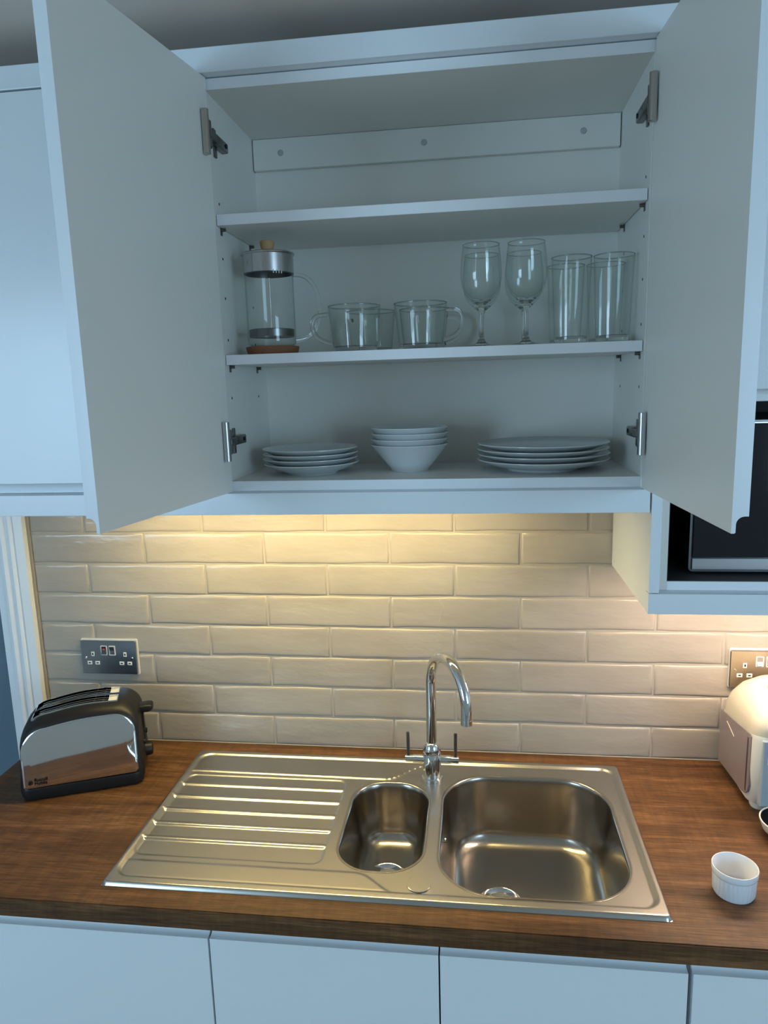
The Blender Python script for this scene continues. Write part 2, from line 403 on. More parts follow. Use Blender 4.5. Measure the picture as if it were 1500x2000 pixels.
# ------------------------------------------------------------------ open wall cabinet
CXL, CXR, CT = 0.351, 1.095, 0.016
YF, YB = -0.330, -0.056
ZB0, ZB1, ZT0, ZT1 = 0.6945, 0.7135, 1.392, 1.410
wc = thing('wall_cabinet', 'open white wall cupboard with crockery and glasses above the sink', 'cabinet', (0.723, -0.17, ZB0))
obj('side_panel', box(CXL - CT, CXL, YF, -0.004, ZB0, ZT1, 0.0006, 1), 'melamine', wc, True)
obj('side_panel', box(CXR, CXR + CT, YF, -0.004, ZB0, ZT1, 0.0006, 1), 'melamine', wc, True)
def panel(name, x0, x1, y0, y1, z0, z1, par, edge=True, m='melamine'):
    o = obj(name, box(x0, x1, y0 + (0.0008 if edge else 0), y1, z0, z1), m, par, True)
    if edge:
        e = obj('edge_band', box(x0, x1, y0, y0 + 0.0008, z0, z1, 0.0003, 1), 'melamine_edge', par, True)
        mw_ = e.matrix_basis.copy(); e.parent = o
    return o
panel('bottom_panel', CXL, CXR, YF, -0.004, ZB0, ZB1, wc)
panel('top_panel', CXL, CXR, YF, -0.004, ZT0, ZT1, wc)
obj('back_panel', box(CXL, CXR, YB, YB + 0.006, ZB1, ZT0), 'melamine', wc, True)
bt = obj('fixing_rail', box(CXL + 0.002, CXR - 0.002, YB - 0.014, YB, 1.331, 1.3915, 0.001, 1), 'melamine', wc, True)
for x in (0.412, 0.709, 1.022):
    c_ = obj('screw_cap', lathe([(0, 0.0018), (0.0052, 0.0016), (0.0062, 0.0006), (0.0062, 0)], 20), 'cap_grey', bt, smooth=True)
    c_.data.transform(Matrix.Rotation(PI / 2, 4, 'X')); c_.location = Vector((x, YB - 0.014, 1.363)) - BASE[wc.name]
for z0, z1 in ((0.929, 0.9468), (1.1736, 1.1922)):
    panel('shelf', CXL + 0.0015, CXR - 0.0015, YF + 0.012, YB - 0.001, z0, z1, wc)
    for x, s in ((CXL, 1), (CXR, -1)):
        for y in (-0.295, -0.125):
            p = tube([(x, y, z0 - 0.0035), (x + s * 0.009, y, z0 - 0.0035)], 0.003, 10)
            box(min(x, x + s * 0.0015), max(x, x + s * 0.0015), y - 0.004, y + 0.004, z0 - 0.013, z0, into=p)
            obj('shelf_pin', p, 'nickel_dark', wc, True)
for x, s in ((CXL, 1), (CXR, -1)):
    for y in (-0.295, -0.125):
        for z in (0.868, 0.975, 1.05, 1.12, 1.215):
            h_ = tube([(x - s * 0.0005, y, z), (x + s * 0.0003, y, z)], 0.0026, 10)
            obj('peg_hole', h_, 'black_hole', wc, True)
DW, DH = 0.386, ZT1 - ZB0
dL = jdoor(DW, DH)
d1 = obj('door', dL, 'gloss_white', wc, smooth=True)
d1.data.materials.append(MATS['melamine'])
d1.location = Vector((0.3545, -0.334, ZB0)) - BASE[wc.name]; d1.rotation_euler = (0, 0, math.radians(-98.7))
dR = jdoor(DW, DH); bmesh.ops.scale(dR, vec=(-1, 1, 1), verts=dR.verts); bmesh.ops.reverse_faces(dR, faces=dR.faces)
d2 = obj('door', dR, 'gloss_white', wc, smooth=True)
d2.data.materials.append(MATS['melamine'])
d2.location = Vector((1.0955, -0.3375, ZB0)) - BASE[wc.name]; d2.rotation_euler = (0, 0, math.radians(93.2))
for xw, s in ((CXL, 1), (CXR, -1)):
    for zc, cm in ((1.317, 'nickel'), (0.790, 'brushed_lid')):
        # mounting plate on the side panel and arm
        m_ = box(xw, xw + 0.0035, -0.309, -0.297, zc - 0.026, zc + 0.022, 0.001, 1) if s > 0 else box(xw - 0.0035, xw, -0.309, -0.297, zc - 0.026, zc + 0.022, 0.001, 1)
        xa, xb = (xw + 0.0005, xw + 0.013) if s > 0 else (xw - 0.013, xw - 0.0005)
        box(xa, xb, -0.322, -0.262, zc - 0.009, zc + 0.008, 0.0025, 2, into=m_)
        hg = obj('hinge', m_, 'nickel_dark', wc, True, True)
        xs_ = xw + s * 0.0135
        obj('screw', tube([(xs_ - s * 0.002, -0.275, zc), (xs_ + s * 0.0006, -0.275, zc)], 0.004, 12), 'black_hole', wc, True).parent = hg
        # knuckle reaching the door, cup flange and damper barrel
        xk = xw + s * 0.008
        kn = box(xk - 0.006, xk + 0.006, -0.352, -0.318, zc - 0.0075, zc + 0.0065, 0.002, 1)
        box(xk - 0.0045, xk + 0.0045, -0.3525, -0.343, zc - 0.024, zc + 0.022, 0.002, 1, into=kn)
        obj('knuckle', kn, 'nickel_dark', wc, True, True).parent = hg
        xd = xw - s * 0.001 + s * 0.0075
        br = tube([(xd, -0.3575, zc - 0.036), (xd, -0.3575, zc - 0.0355), (xd, -0.3575, zc + 0.0355), (xd, -0.3575, zc + 0.036)], [0.0055, 0.0065, 0.0065, 0.0055], 20)
        obj('damper_barrel', br, cm, wc, True, True).parent = hg

# ------------------------------------------------------------------ closed wall cabinet on the left
lc = thing('wall_cabinet', 'closed white wall cupboard beside the open left door', 'cabinet', (0.02, -0.17, ZB0))
obj('carcass', box(-0.290, 0.3335, YF, -0.004, ZB0, ZT1, 0.0006, 1), 'melamine', lc, True)
dl = obj('door', jdoor(0.616, DH - 0.003), 'gloss_white', lc, smooth=True); dl.data.materials.append(MATS['melamine']); dl.location = Vector((-0.288, YF, ZB0 + 0.0012)) - BASE[lc.name]

# ------------------------------------------------------------------ cornice and pelmets
struct('trim_3', box(-0.290, 1.75, -0.351, -0.30, 1.4115, 1.4505, 0.0015, 2), 'gloss_white', 'white cornice along the top of the wall cupboards')
struct('trim_4', join(box(-0.290, 1.1085, -0.350, -0.331, 0.6525, 0.6935, 0.001, 2), box(-0.290, 1.1085, -0.332, -0.322, 0.6530, 0.6944)), 'gloss_white', 'white pelmet under the left wall cupboards')
struct('trim_5', join(box(1.1105, 1.75, -0.352, -0.333, 0.469, 0.5065, 0.001, 2), box(1.1290, 1.75, -0.334, -0.322, 0.4695, 0.5069)), 'gloss_white', 'white pelmet under the microwave cupboard')

# ------------------------------------------------------------------ microwave housing
mh = thing('microwave_housing', 'white wall unit with a dark niche holding the microwave', 'cabinet', (1.43, -0.17, 0.4695))
endp = [(-0.004, 0.4695), (-0.004, 1.409), (-0.3285, 1.409), (-0.3285, 0.6935), (-0.3515, 0.6935), (-0.3515, 0.508), (-0.332, 0.508), (-0.332, 0.4695)]
obj('end_panel', prism(endp, 'x', 1.1112, 1.1285), 'gloss_white', mh, True)
obj('side_panel', box(1.1290, 1.1465, YF, -0.004, 0.507, 1.409, 0.0006, 1), 'melamine', mh, True)
obj('side_panel', box(1.730, 1.748, YF, -0.004, 0.507, 1.409, 0.0006, 1), 'melamine', mh, True)
panel('niche_floor', 1.1465, 1.730, YF, -0.010, 0.507, 0.5235, mh)
obj('niche_top', box(1.1465, 1.730, YF, -0.010, 0.842, 0.858), 'melamine', mh, True)
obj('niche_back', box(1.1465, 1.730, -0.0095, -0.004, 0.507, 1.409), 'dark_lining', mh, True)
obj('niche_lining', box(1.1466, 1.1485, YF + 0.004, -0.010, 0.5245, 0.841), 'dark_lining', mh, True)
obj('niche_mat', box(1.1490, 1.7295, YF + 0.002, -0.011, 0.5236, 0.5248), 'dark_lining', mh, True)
obj('upper_shelf', box(1.1465, 1.730, YF, -0.010, 1.391, 1.409), 'melamine', mh, True)
ud = obj('door', jdoor(0.598, 1.408 - 0.839), 'gloss_white', mh, smooth=True); ud.data.materials.append(MATS['melamine']); ud.location = Vector((1.1300, YF - 0.0005, 0.839)) - BASE[mh.name]

mw = thing('microwave', 'black and silver microwave oven inside the dark wall niche', 'microwave', (1.425, -0.16, 0.5252))
mbase = BASE[mw.name]
obj('body', box(1.195, 1.655, -0.268, -0.04, 0.535, 0.806, 0.004, 2), 'black_plastic', mw, True)
fr = prism(rrect(1.4265, 0.6675, 0.2315, 0.1375, 0.008, 5), 'y', -0.285, -0.2685)
obj('front_frame', fr, 'nickel_dark', mw, True, True)
obj('door_glass', box(1.200, 1.653, -0.2885, -0.2852, 0.5565, 0.799, 0.001, 1), 'black_gloss', mw, True)
obj('lower_strip', box(1.200, 1.653, -0.2885, -0.2852, 0.534, 0.5555, 0.001, 1), 'brushed_lid', mw, True)
obj('top_line', box(1.200, 1.653, -0.2888, -0.2853, 0.7995, 0.8015), 'brushed_lid', mw, True)
for x in (1.23, 1.62):
    for y in (-0.25, -0.07):
        obj('foot', lathe([(0, 0), (0.012, 0), (0.012, 0.010), (0, 0.010)], 16, x, y, 0.5252), 'black_plastic', mw, True)

# ------------------------------------------------------------------ under-cupboard LED lights
def led(x0, x1, y, z, m, label):
    t = thing('led_light', label, 'light', ((x0 + x1) / 2, y, z - 0.012))
    hs = box(x0, x1, y - 0.013, y - 0.011, z - 0.012, z); box(x0, x1, y + 0.011, y + 0.013, z - 0.012, z, into=hs); box(x0, x1, y - 0.013, y + 0.013, z - 0.002, z, into=hs)
    obj('housing', hs, 'nickel', t, True)
    obj('diffuser', box(x0 + 0.002, x1 - 0.002, y - 0.0108, y + 0.0108, z - 0.011, z - 0.004), m, t, True)
led(0.0, 0.84, -0.175, ZB0 - 0.0003, 'led_warm', 'warm yellow LED strip under the open wall cupboard')
led(1.17, 1.70, -0.19, 0.5067, 'led_pink', 'warm white LED strip under the microwave cupboard')

# ------------------------------------------------------------------ base units
def base_unit(x0, x1, doors, label):
    t = thing('base_unit', label, 'cabinet', ((x0 + x1) / 2, -0.30, -H))
    for xa, xb in ((x0, x0 + 0.016), (x1 - 0.016, x1)):
        obj('side_panel', box(xa, xb, -0.538, -0.01, -0.76, -0.0385), 'melamine', t, True)
    obj('floor_panel', box(x0 + 0.016, x1 - 0.016, -0.538, -0.01, -0.76, -0.742), 'melamine', t, True)
    obj('back_panel', box(x0 + 0.016, x1 - 0.016, -0.03, -0.022, -0.742, -0.06), 'melamine', t, True)
    obj('plinth', box(x0, x1, -0.50, -0.485, -H, -0.762), 'gloss_white', t, True)
    for a, b in doors:
        d = obj('door', jdoor(b - a, 0.712, 0.022, True, 0.006, 0.026), 'gloss_white', t, smooth=True)
        d.data.materials.append(MATS['melamine']); d.location = Vector((a, -0.540, -0.755)) - BASE[t.name]
    return t
base_unit(-0.305, 0.3345, [(-0.303, 0.333)], 'white handleless base unit under the toaster end')
base_unit(0.3355, 1.149, [(0.3368, 0.7405), (0.7432, 1.1455)], 'white two door base unit under the sink')
base_unit(1.150, 1.75, [(1.1535, 1.748)], 'white handleless base unit right of the sink unit')

# ------------------------------------------------------------------ sink
KX0, KX1, KY0, KY1 = 0.1245, 1.1266, -0.533, -0.052
sk = thing('sink', 'stainless steel one and a half bowl sink with ribbed drainer', 'sink', (0.625, -0.29, 0.0))
def sdrr(x, y, cx, cy, hx, hy, r):
    qx, qy = abs(x - cx) - hx + r, abs(y - cy) - hy + r
    return math.hypot(max(qx, 0), max(qy, 0)) + min(max(qx, qy), 0) - r
def seg_d(x, y, a, b):
    dx, dy = b[0] - a[0], b[1] - a[1]; L = dx * dx + dy * dy
    t = max(0, min(1, ((x - a[0]) * dx + (y - a[1]) * dy) / L)); return math.hypot(x - a[0] - t * dx, y - a[1] - t * dy)
def sst(a, b, x): t = max(0, min(1, (x - a) / (b - a))); return t * t * (3 - 2 * t)
BIG = (0.9095, -0.3055, 0.1755, 0.1935, 0.105); SML = (0.6215, -0.3045, 0.0835, 0.1485, 0.072)
INN = ((0.139 + 1.111) / 2, (-0.510 - 0.069) / 2, (1.111 - 0.139) / 2, (0.510 - 0.069) / 2, 0.028)
RIBS = [((0.143, y), (0.508, y)) for y in (-0.192, -0.241, -0.291, -0.340, -0.389)]
def scurve(x0, y0, x1, y1, n=8):
    return [(x0 + (x1 - x0) * i / n, y0 + (y1 - y0) * sst(0, 1, i / n)) for i in range(n + 1)]
BACKL = [(0.143, -0.1385)] + scurve(0.600, -0.1425, 0.690, -0.078)
FRONTL = [(0.145, -0.4605)] + scurve(0.585, -0.461, 0.670, -0.512)
def deck_h(x, y):
    d = sdrr(x, y, (KX0 + KX1) / 2, (KY0 + KY1) / 2, (KX1 - KX0) / 2, (KY1 - KY0) / 2, 0.012)
    h = 0.0075
    if d > -0.006: h = 0.0075 * math.sqrt(max(0, 1 - ((d + 0.006) / 0.006) ** 2)) if d < 0 else 0
    di = sdrr(x, y, *INN)
    h -= 0.0059 * sst(0.005, -0.0045, di)
    # inset front and back wings stay a little higher than the draining field
    if 0.13 < x < 0.70:
        yb = BACKL[0][1] if x < 0.6 else -0.1425 + (0.0645) * sst(0.600, 0.690, x)
        yf = -0.4605 if x < 0.585 else -0.461 - 0.051 * sst(0.585, 0.670, x)
        wing = max(sst(-0.003, 0.004, y - yb), sst(-0.003, 0.004, yf - y)) * sst(0, -0.006, di)
        h += 0.0017 * wing
    # draining field is sunk, with raised ribs
    dd = sdrr(x, y, 0.327, -0.2985, 0.187, 0.1445, 0.020)
    h -= 0.0026 * sst(0.002, -0.003, dd)
    for a, b in RIBS:
        r = seg_d(x, y, a, b)
        if r < 0.009: h += 0.0032 * sst(0.0078, 0.0022, r)
    # bead along the back line and field edge
    for ln in (BACKL,):
        for a, b in zip(ln, ln[1:]):
            if abs(y - a[1]) < 0.08:
                r = seg_d(x, y, a, b)
                if r < 0.006: h = max(h, 0.0016 + 0.0030 * sst(0.0055, 0.001, r)); break
    return h
NX, NY = 420, 210
bm = nb(); G = []
cell = max((KX1 - KX0) / NX, (KY1 - KY0) / NY)
for j in range(NY + 1):
    row = []
    for i in range(NX + 1):
        x = KX0 + (KX1 - KX0) * i / NX; y = KY0 + (KY1 - KY0) * j / NY
        inside = False
        for S in (BIG, SML):
            d = sdrr(x, y, *S)
            if abs(d) < 0.71 * cell:
                e = 1e-4; gx_ = sdrr(x + e, y, *S) - d; gy_ = sdrr(x, y + e, *S) - d; g = math.hypot(gx_, gy_) or 1
                x -= d * gx_ / g; y -= d * gy_ / g
            elif d < 0: inside = True
        row.append(None if inside else bm.verts.new((x, y, deck_h(x, y))))
    G.append(row)
for j in range(NY):
    for i in range(NX):
        vs_ = [v for v in (G[j][i], G[j][i + 1], G[j + 1][i + 1], G[j + 1][i]) if v]
        if len(vs_) >= 3:
            cx_ = sum(v.co.x for v in vs_) / len(vs_); cy_ = sum(v.co.y for v in vs_) / len(vs_)
            if min(sdrr(cx_, cy_, *BIG), sdrr(cx_, cy_, *SML)) > -1e-4:
                try: bm.faces.new(vs_)
                except Exception: pass
obj('deck', bm, 'steel', sk, True, True, 180)
ub = box(KX0 + 0.001, KX1 - 0.001, KY0 + 0.001, KY0 + 0.004, -0.0002, 0.001)
ub.free()
def bowl(S, depth, name, drain, rb=0.035):
    cx, cy, hx, hy, r = S; rings = []
    prof = [(0.0045, 0.0021), (0.003, 0.0024), (0.001, 0.0020), (-0.001, 0.0004), (-0.0025, -0.003), (-0.0035, -0.010)]
    for i in range(1, 7): prof.append((-0.0035 - 0.011 * i / 6, -0.010 - (depth - rb - 0.010) * i / 6))
    for i in range(1, 9):
        a = PI / 2 * i / 8; prof.append((-0.0145 - rb * (1 - math.cos(a)), -(depth - rb) - rb * math.sin(a)))
    k0 = prof[-1][0]
    for off, z in prof: rings.append([(x, y, z) for x, y in rrect(cx, cy, hx + off, hy + off, max(r + off, 0.012), 14)])
    n = len(rings[0]); last = rings[-1]
    for f in (0.25, 0.5, 0.75, 1.0):
        dz = -depth - 0.004 * f
        ring = []
        for i, (x, y, z) in enumerate(last):
            a = math.atan2(y - drain[1], x - drain[0]); tx, ty = drain[0] + 0.043 * math.cos(a), drain[1] + 0.043 * math.sin(a)
            ring.append((x + (tx - x) * f, y + (ty - y) * f, dz))
        rings.append(ring)
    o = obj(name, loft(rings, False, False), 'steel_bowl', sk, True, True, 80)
    z = -depth - 0.004
    ds = lathe([(0.046, 0.0), (0.0445, 0.0035), (0.041, 0.0020), (0.037, -0.004), (0.033, -0.0055), (0.030, -0.003), (0.026, -0.002), (0.022, -0.0055), (0.019, -0.006), (0.016, -0.002), (0.009, -0.0012), (0, -0.001)], 40, drain[0], drain[1], z + 0.0005)
    obj('drain_strainer', ds, 'chrome', sk, True, True)
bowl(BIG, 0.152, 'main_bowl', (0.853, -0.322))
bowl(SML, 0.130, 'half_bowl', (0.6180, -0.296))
ov = obj('overflow_cover', lathe([(0.0215, 0), (0.0215, 0.0012), (0.0205, 0.0017), (0, 0.0017)], 40, 0.703, -0.4825, 0.0019), 'steel', sk, True, True, 15)
obj('overflow_hole', tube([(0.7435, -0.300, -0.035), (0.7405, -0.300, -0.035)], 0.006, 14), 'chrome', sk, True, True)

# ------------------------------------------------------------------ mixer tap
tp = thing('mixer_tap', 'chrome swan neck mixer tap with two pin levers', 'tap', (0.706, -0.130, 0.0018))
obj('base_ring', lathe([(0, 0), (0.0235, 0), (0.0235, 0.006), (0.0215, 0.008), (0, 0.008)], 40), 'chrome', tp, smooth=True)
obj('body', lathe([(0.0205, 0.008), (0.0205, 0.062), (0.0195, 0.064), (0.0195, 0.066), (0.0205, 0.068), (0.0195, 0.076), (0.0165, 0.085), (0.0122, 0.090), (0, 0.090)], 40), 'chrome', tp, smooth=True, ang=50)
th = math.radians(30); ux, uy = math.sin(th), -math.cos(th); R_ = 0.081
path = [(0, 0, 0.086), (0, 0, 0.15), (0, 0, 0.222)]
for i in range(0, 25):
    a = PI * 0.96 * i / 24; s = R_ - R_ * math.cos(a); path.append((ux * s, uy * s, 0.232 + R_ * math.sin(a)))
s1 = path[-1]; path.append((s1[0] - ux * 0.0, s1[1], s1[2] - 0.028))
obj('spout', tube(path, 0.0116, 24), 'chrome', tp, smooth=True, ang=60)
e = path[-1]
obj('aerator', tube([(e[0], e[1], e[2] + 0.001), (e[0], e[1], e[2] - 0.010)], 0.0124, 24), 'chrome', tp, smooth=True)
for s in (-1, 1):
    ar = tube([(s * 0.018, 0, 0.047), (s * 0.043, 0, 0.047)], 0.0095, 20); 
    vl = obj('valve', ar, 'chrome', tp, smooth=True)
    obj('valve_cap', tube([(s * 0.0435, 0, 0.047), (s * 0.060, 0, 0.047)], 0.0082, 20), 'chrome', tp, smooth=True).parent = vl
    obj('lever', tube([(s * 0.053, 0, 0.050), (s * 0.0535, 0, 0.110)], 0.0037, 12), 'nickel_dark', tp, smooth=True).parent = vl

# ------------------------------------------------------------------ sockets
def socket(base, label, mface, rk_, red):
    t = thing('double_socket', label, 'socket', base)
    gk = prism(rrect(0, 0.0465, 0.0755, 0.0465, 0.003, 4), 'y', -0.003, 0.0005)
    obj('backing', gk, 'white_plastic', t)
    obj('faceplate', prism(rrect(-0.001, 0.0455, 0.0735, 0.0440, 0.003, 4), 'y', -0.009, -0.0031, bev=0.0012), mface, t)
    for cx in (-0.043, 0.043):
        for dx, dz, hx, hz in ((0, 0.0545, 0.0042, 0.006), (-0.0105, 0.031, 0.0062, 0.0046), (0.0105, 0.031, 0.0062, 0.0046)):
            p = obj('pin_insert', box(cx + dx - hx, cx + dx + hx, -0.0096, -0.0085, dz - hz, dz + hz, 0.0005, 1), 'white_plastic', t)
            hh = (0.0016, 0.0027) if hx < hz else (0.0028, 0.0014)
            obj('pin_hole', box(cx + dx - hh[0], cx + dx + hh[0], -0.0099, -0.0095, dz - hh[1], dz + hh[1]), 'black_hole', p)
    for k, cx in enumerate((-0.012, 0.010)):
        s = obj('switch_surround', box(cx - 0.0085, cx + 0.0085, -0.0096, -0.0085, 0.052, 0.077, 0.0012, 1), 'white_plastic', t)
        r = prism([(-0.0097, 0.054), (-0.0097, 0.075), (-0.0128, 0.074), (-0.0105, 0.0645), (-0.0102, 0.055)] if k else [(-0.0097, 0.054), (-0.0097, 0.075), (-0.0102, 0.074), (-0.0105, 0.0645), (-0.0128, 0.055)], 'x', cx - 0.006, cx + 0.006)
        obj('rocker', r, rk_[k], s)
        if k == 0 and red: obj('red_mark', box(cx - 0.0035, cx + 0.0035, -0.0110, -0.0100, 0.0655, 0.0695), 'red_print', s)
    for cx in (-0.0625, 0.0605):
        o = obj('screw', lathe([(0, 0.0012), (0.0028, 0.0008), (0.0034, 0)], 14), 'chrome', t, smooth=True)
        o.data.transform(Matrix.Rotation(PI / 2, 4, 'X')); o.location = (cx, -0.009, 0.044)
    return t
socket((-0.114, -0.0005, 0.180), 'dark chrome double socket on the tiles above the toaster', 'black_nickel', ('black_plastic', 'brushed_lid'), True)
socket((1.4495, -0.0005, 0.184), 'warm chrome double socket half hidden behind the hot water pot', 'socket_chrome', ('brushed_lid', 'brushed_lid'), False)

# ------------------------------------------------------------------ toaster
tz = math.radians(22.3)
to = thing('toaster', 'black two slice toaster with polished chrome front on the worktop', 'toaster', (-0.1004, -0.174, 0.0), tz)
def arch(y, ins, zt, zb=0.006, N=72, lean=0.0):
    """closed outline in x-z of the toaster body at depth y"""
    xl, xr = -0.130 + ins, 0.131 - ins
    pts = [(xl + 0.010, zb), (xl + 0.003, zb + 0.004), (xl, zb + 0.02)]
    ztl, ztr = zt - 0.012 , zt - 0.004
    rl, rr = 0.062, 0.048
    for i in range(13):
        a = PI - PI / 2 * i / 12; pts.append((xl + 0.006 + rl + rl * math.cos(a), ztl - rl + rl * math.sin(a)))
    for i in range(1, 8):
        t = i / 8; x = (xl + 0.006 + rl) * (1 - t) + (xr - 0.004 - rr) * t; pts.append((x, ztl + (ztr - ztl) * t + 0.006 * math.sin(PI * t)))
    for i in range(13):
        a = PI / 2 - PI / 2 * i / 12; pts.append((xr - 0.004 - rr + rr * math.cos(a), ztr - rr + rr * math.sin(a)))
    pts += [(xr, zb + 0.02), (xr - 0.003, zb + 0.004), (xr - 0.010, zb)]
    return [(x, y * (1 - 1.12 * max(0, z - 0.03)), z) for x, z in pts]      # front and back lean inwards towards the top
body = loft([arch(-0.080, 0.006, 0.176), arch(-0.076, 0.001, 0.182), arch(-0.066, -0.001, 0.188), arch(-0.050, -0.002, 0.193), arch(-0.030, -0.002, 0.196), arch(0.030, -0.002, 0.196), arch(0.050, -0.002, 0.193), arch(0.066, -0.001, 0.188), arch(0.076, 0.001, 0.182), arch(0.080, 0.006, 0.176)])
bo = obj('body', body, 'black_plastic', to, smooth=True, ang=40)
cutter = nb()
SLOTS = ((-0.040, -0.0045), (0.0045, 0.040))
for ya, yb in SLOTS: box(-0.100, 0.084, ya, yb, 0.06, 0.30, into=cutter)
cm_ = bpy.data.meshes.new('cut'); cutter.to_mesh(cm_); cutter.free(); co = bpy.data.objects.new('cut', cm_); C.objects.link(co)
co.parent = to
md = bo.modifiers.new('b', 'BOOLEAN'); md.operation = 'DIFFERENCE'; md.object = co; md.solver = 'EXACT'
bpy.context.view_layer.update()
dg = bpy.context.evaluated_depsgraph_get(); nm = bpy.data.meshes.new_from_object(bo.evaluated_get(dg))
bo.modifiers.clear(); bo.data = nm; bpy.data.objects.remove(co)
for p in nm.polygons: p.use_smooth = True
nm.set_sharp_from_angle(angle=math.radians(40))
def ztop(x, zt=0.196):
    xl, xr = -0.132, 0.133; ztl, ztr, rl, rr = zt - 0.012, zt - 0.004, 0.062, 0.048
    a, b = xl + 0.006 + rl, xr - 0.004 - rr
    if x < a: return ztl - rl + math.sqrt(max(0, rl * rl - (x - a) ** 2))
    if x > b: return ztr - rr + math.sqrt(max(0, rr * rr - (x - b) ** 2))
    t = (x - a) / (b - a); return ztl + (ztr - ztl) * t + 0.006 * math.sin(PI * t)
for ya, yb in SLOTS:
    ln = nb(); XS = [-0.0996 + 0.1832 * i / 16 for i in range(17)]
    for y0, y1 in ((ya + 0.0002, ya + 0.0018), (yb - 0.0018, yb - 0.0002)):
        prism([(x, ztop(x) + 0.0006) for x in XS] + [(XS[-1], 0.07), (XS[0], 0.07)], 'y', y0, y1, into=ln)
    box(-0.0998, -0.0985, ya, yb, 0.07, ztop(-0.0998), into=ln); box(0.0825, 0.0838, ya, yb, 0.07, ztop(0.0838), into=ln)
    box(-0.0985, 0.0825, ya + 0.0018, yb - 0.0018, 0.065, 0.07, into=ln)
    sl = obj('slot_liner', ln, 'chrome', to)
    ws = nb()
    for k in range(9):
        x = -0.085 + k * 0.019
        for y in (ya + 0.007, yb - 0.007): tube([(x, y, 0.09), (x, y, ztop(x) - 0.008)], 0.0011, 6, into=ws)
    for y in (ya + 0.007, yb - 0.007): tube([(x, y, ztop(x) - 0.008) for x in XS[1:-2]], 0.0014, 6, into=ws)
    obj('guard_wires', ws, 'chrome', sl)
    obj('slot_end', box(0.062, 0.0824, ya + 0.002, yb - 0.002, 0.165, ztop(0.070) - 0.004, 0.001, 1), 'white_plastic', sl)
def panel_outline(y, g):
    xl, xr, zb, zt = -0.1215 + g, 0.1195 - g, 0.031 + g, 0.173 - g
    rl, rr = 0.056 - g, 0.046 - g; pts = [(xl + 0.003, zb), (xl, zb + 0.003)]
    for i in range(15):
        a = PI - PI / 2 * i / 14; pts.append((xl + rl + rl * math.cos(a), zt - 0.010 - rl + rl * math.sin(a)))
    for i in range(1, 8):
        t = i / 8; pts.append(((xl + rl) * (1 - t) + (xr - rr) * t, zt - 0.010 * (1 - t) + 0.004 * math.sin(PI * t)))
    for i in range(15):
        a = PI / 2 - PI / 2 * i / 14; pts.append((xr - rr + rr * math.cos(a), zt - rr + rr * math.sin(a)))
    pts += [(xr, zb + 0.008), (xr - 0.006, zb + 0.002)]
    return [(x, y * (1 - 1.12 * max(0, z - 0.03)), z) for x, z in pts]
pn = loft([panel_outline(-0.0795, 0), panel_outline(-0.0815, 0.0), panel_outline(-0.0828, 0.0018), panel_outline(-0.0833, 0.005), panel_outline(-0.0838, 0.02)], False, True)
obj('chrome_panel', pn, 'chrome', to, smooth=True, ang=30)
bs = loft([[(x, y, 0.0) for x, y in rrect(0, 0, 0.124, 0.077, 0.02, 8)], [(x, y, 0.004) for x, y in rrect(0, 0, 0.128, 0.081, 0.02, 8)], [(x, y, 0.026) for x, y in rrect(0, 0, 0.130, 0.0835, 0.02, 8)], [(x, y, 0.030) for x, y in rrect(0, 0, 0.129, 0.082, 0.02, 8)]])
obj('base', bs, 'black_plastic', to, smooth=True)
lv = loft([[(0.126, y, z) for y, z in rrect(0, 0.150, 0.015, 0.009, 0.006, 5)], [(0.146, y, z) for y, z in rrect(0, 0.151, 0.017, 0.009, 0.006, 5)], [(0.154, y, z) for y, z in rrect(0, 0.152, 0.016, 0.007, 0.006, 5)], [(0.157, y, z) for y, z in rrect(0, 0.152, 0.012, 0.004, 0.004, 5)]])
obj('lever', lv, 'black_plastic', to, smooth=True)
obj('lever_track', box(0.130, 0.1335, -0.004, 0.004, 0.06, 0.135), 'black_hole', to)
dk = obj('browning_dial', tube([(0.129, 0, 0.045), (0.140, 0, 0.045), (0.1465, 0, 0.045), (0.148, 0, 0.045)], [0.017, 0.0165, 0.015, 0.012], 24), 'black_plastic', to, smooth=True)
for y in (-0.028, 0.028):
    obj('button', tube([(0.129, y, 0.078), (0.136, y, 0.078)], 0.0055, 14), 'black_plastic', to, smooth=True)
def text(body_, size, name, par, m, loc):
    cu = bpy.data.curves.new('txt', 'FONT'); cu.body = body_; cu.size = size; cu.extrude = 0.00015; cu.space_line = 0.82; cu.offset = 0.00012
    to_ = bpy.data.objects.new('txt', cu); C.objects.link(to_); bpy.context.view_layer.update()
    me = bpy.data.meshes.new_from_object(to_.evaluated_get(bpy.context.evaluated_depsgraph_get()))
    bpy.data.objects.remove(to_); o = bpy.data.objects.new(name, me); C.objects.link(o); me.materials.clear(); me.materials.append(MATS[m])
    me.transform(Matrix.Rotation(PI / 2, 4, 'X')); o.parent = par; o.location = loc
    return o
text('Russell\nHobbs', 0.0098, 'lettering', to, 'dark_print', (-0.098, -0.0836, 0.0465))
em = tube([(-0.106 + 0.0042 * math.cos(a * PI / 10), -0.0832, 0.0445 + 0.0048 * math.sin(a * PI / 10)) for a in range(21)], 0.0005, 6)
for dz in (-0.002, 0.0, 0.002): box(-0.1085, -0.1035, -0.0836, -0.0815, 0.0445 + dz - 0.0005, 0.0445 + dz + 0.0005, into=em)
obj('emblem', em, 'dark_print', to)

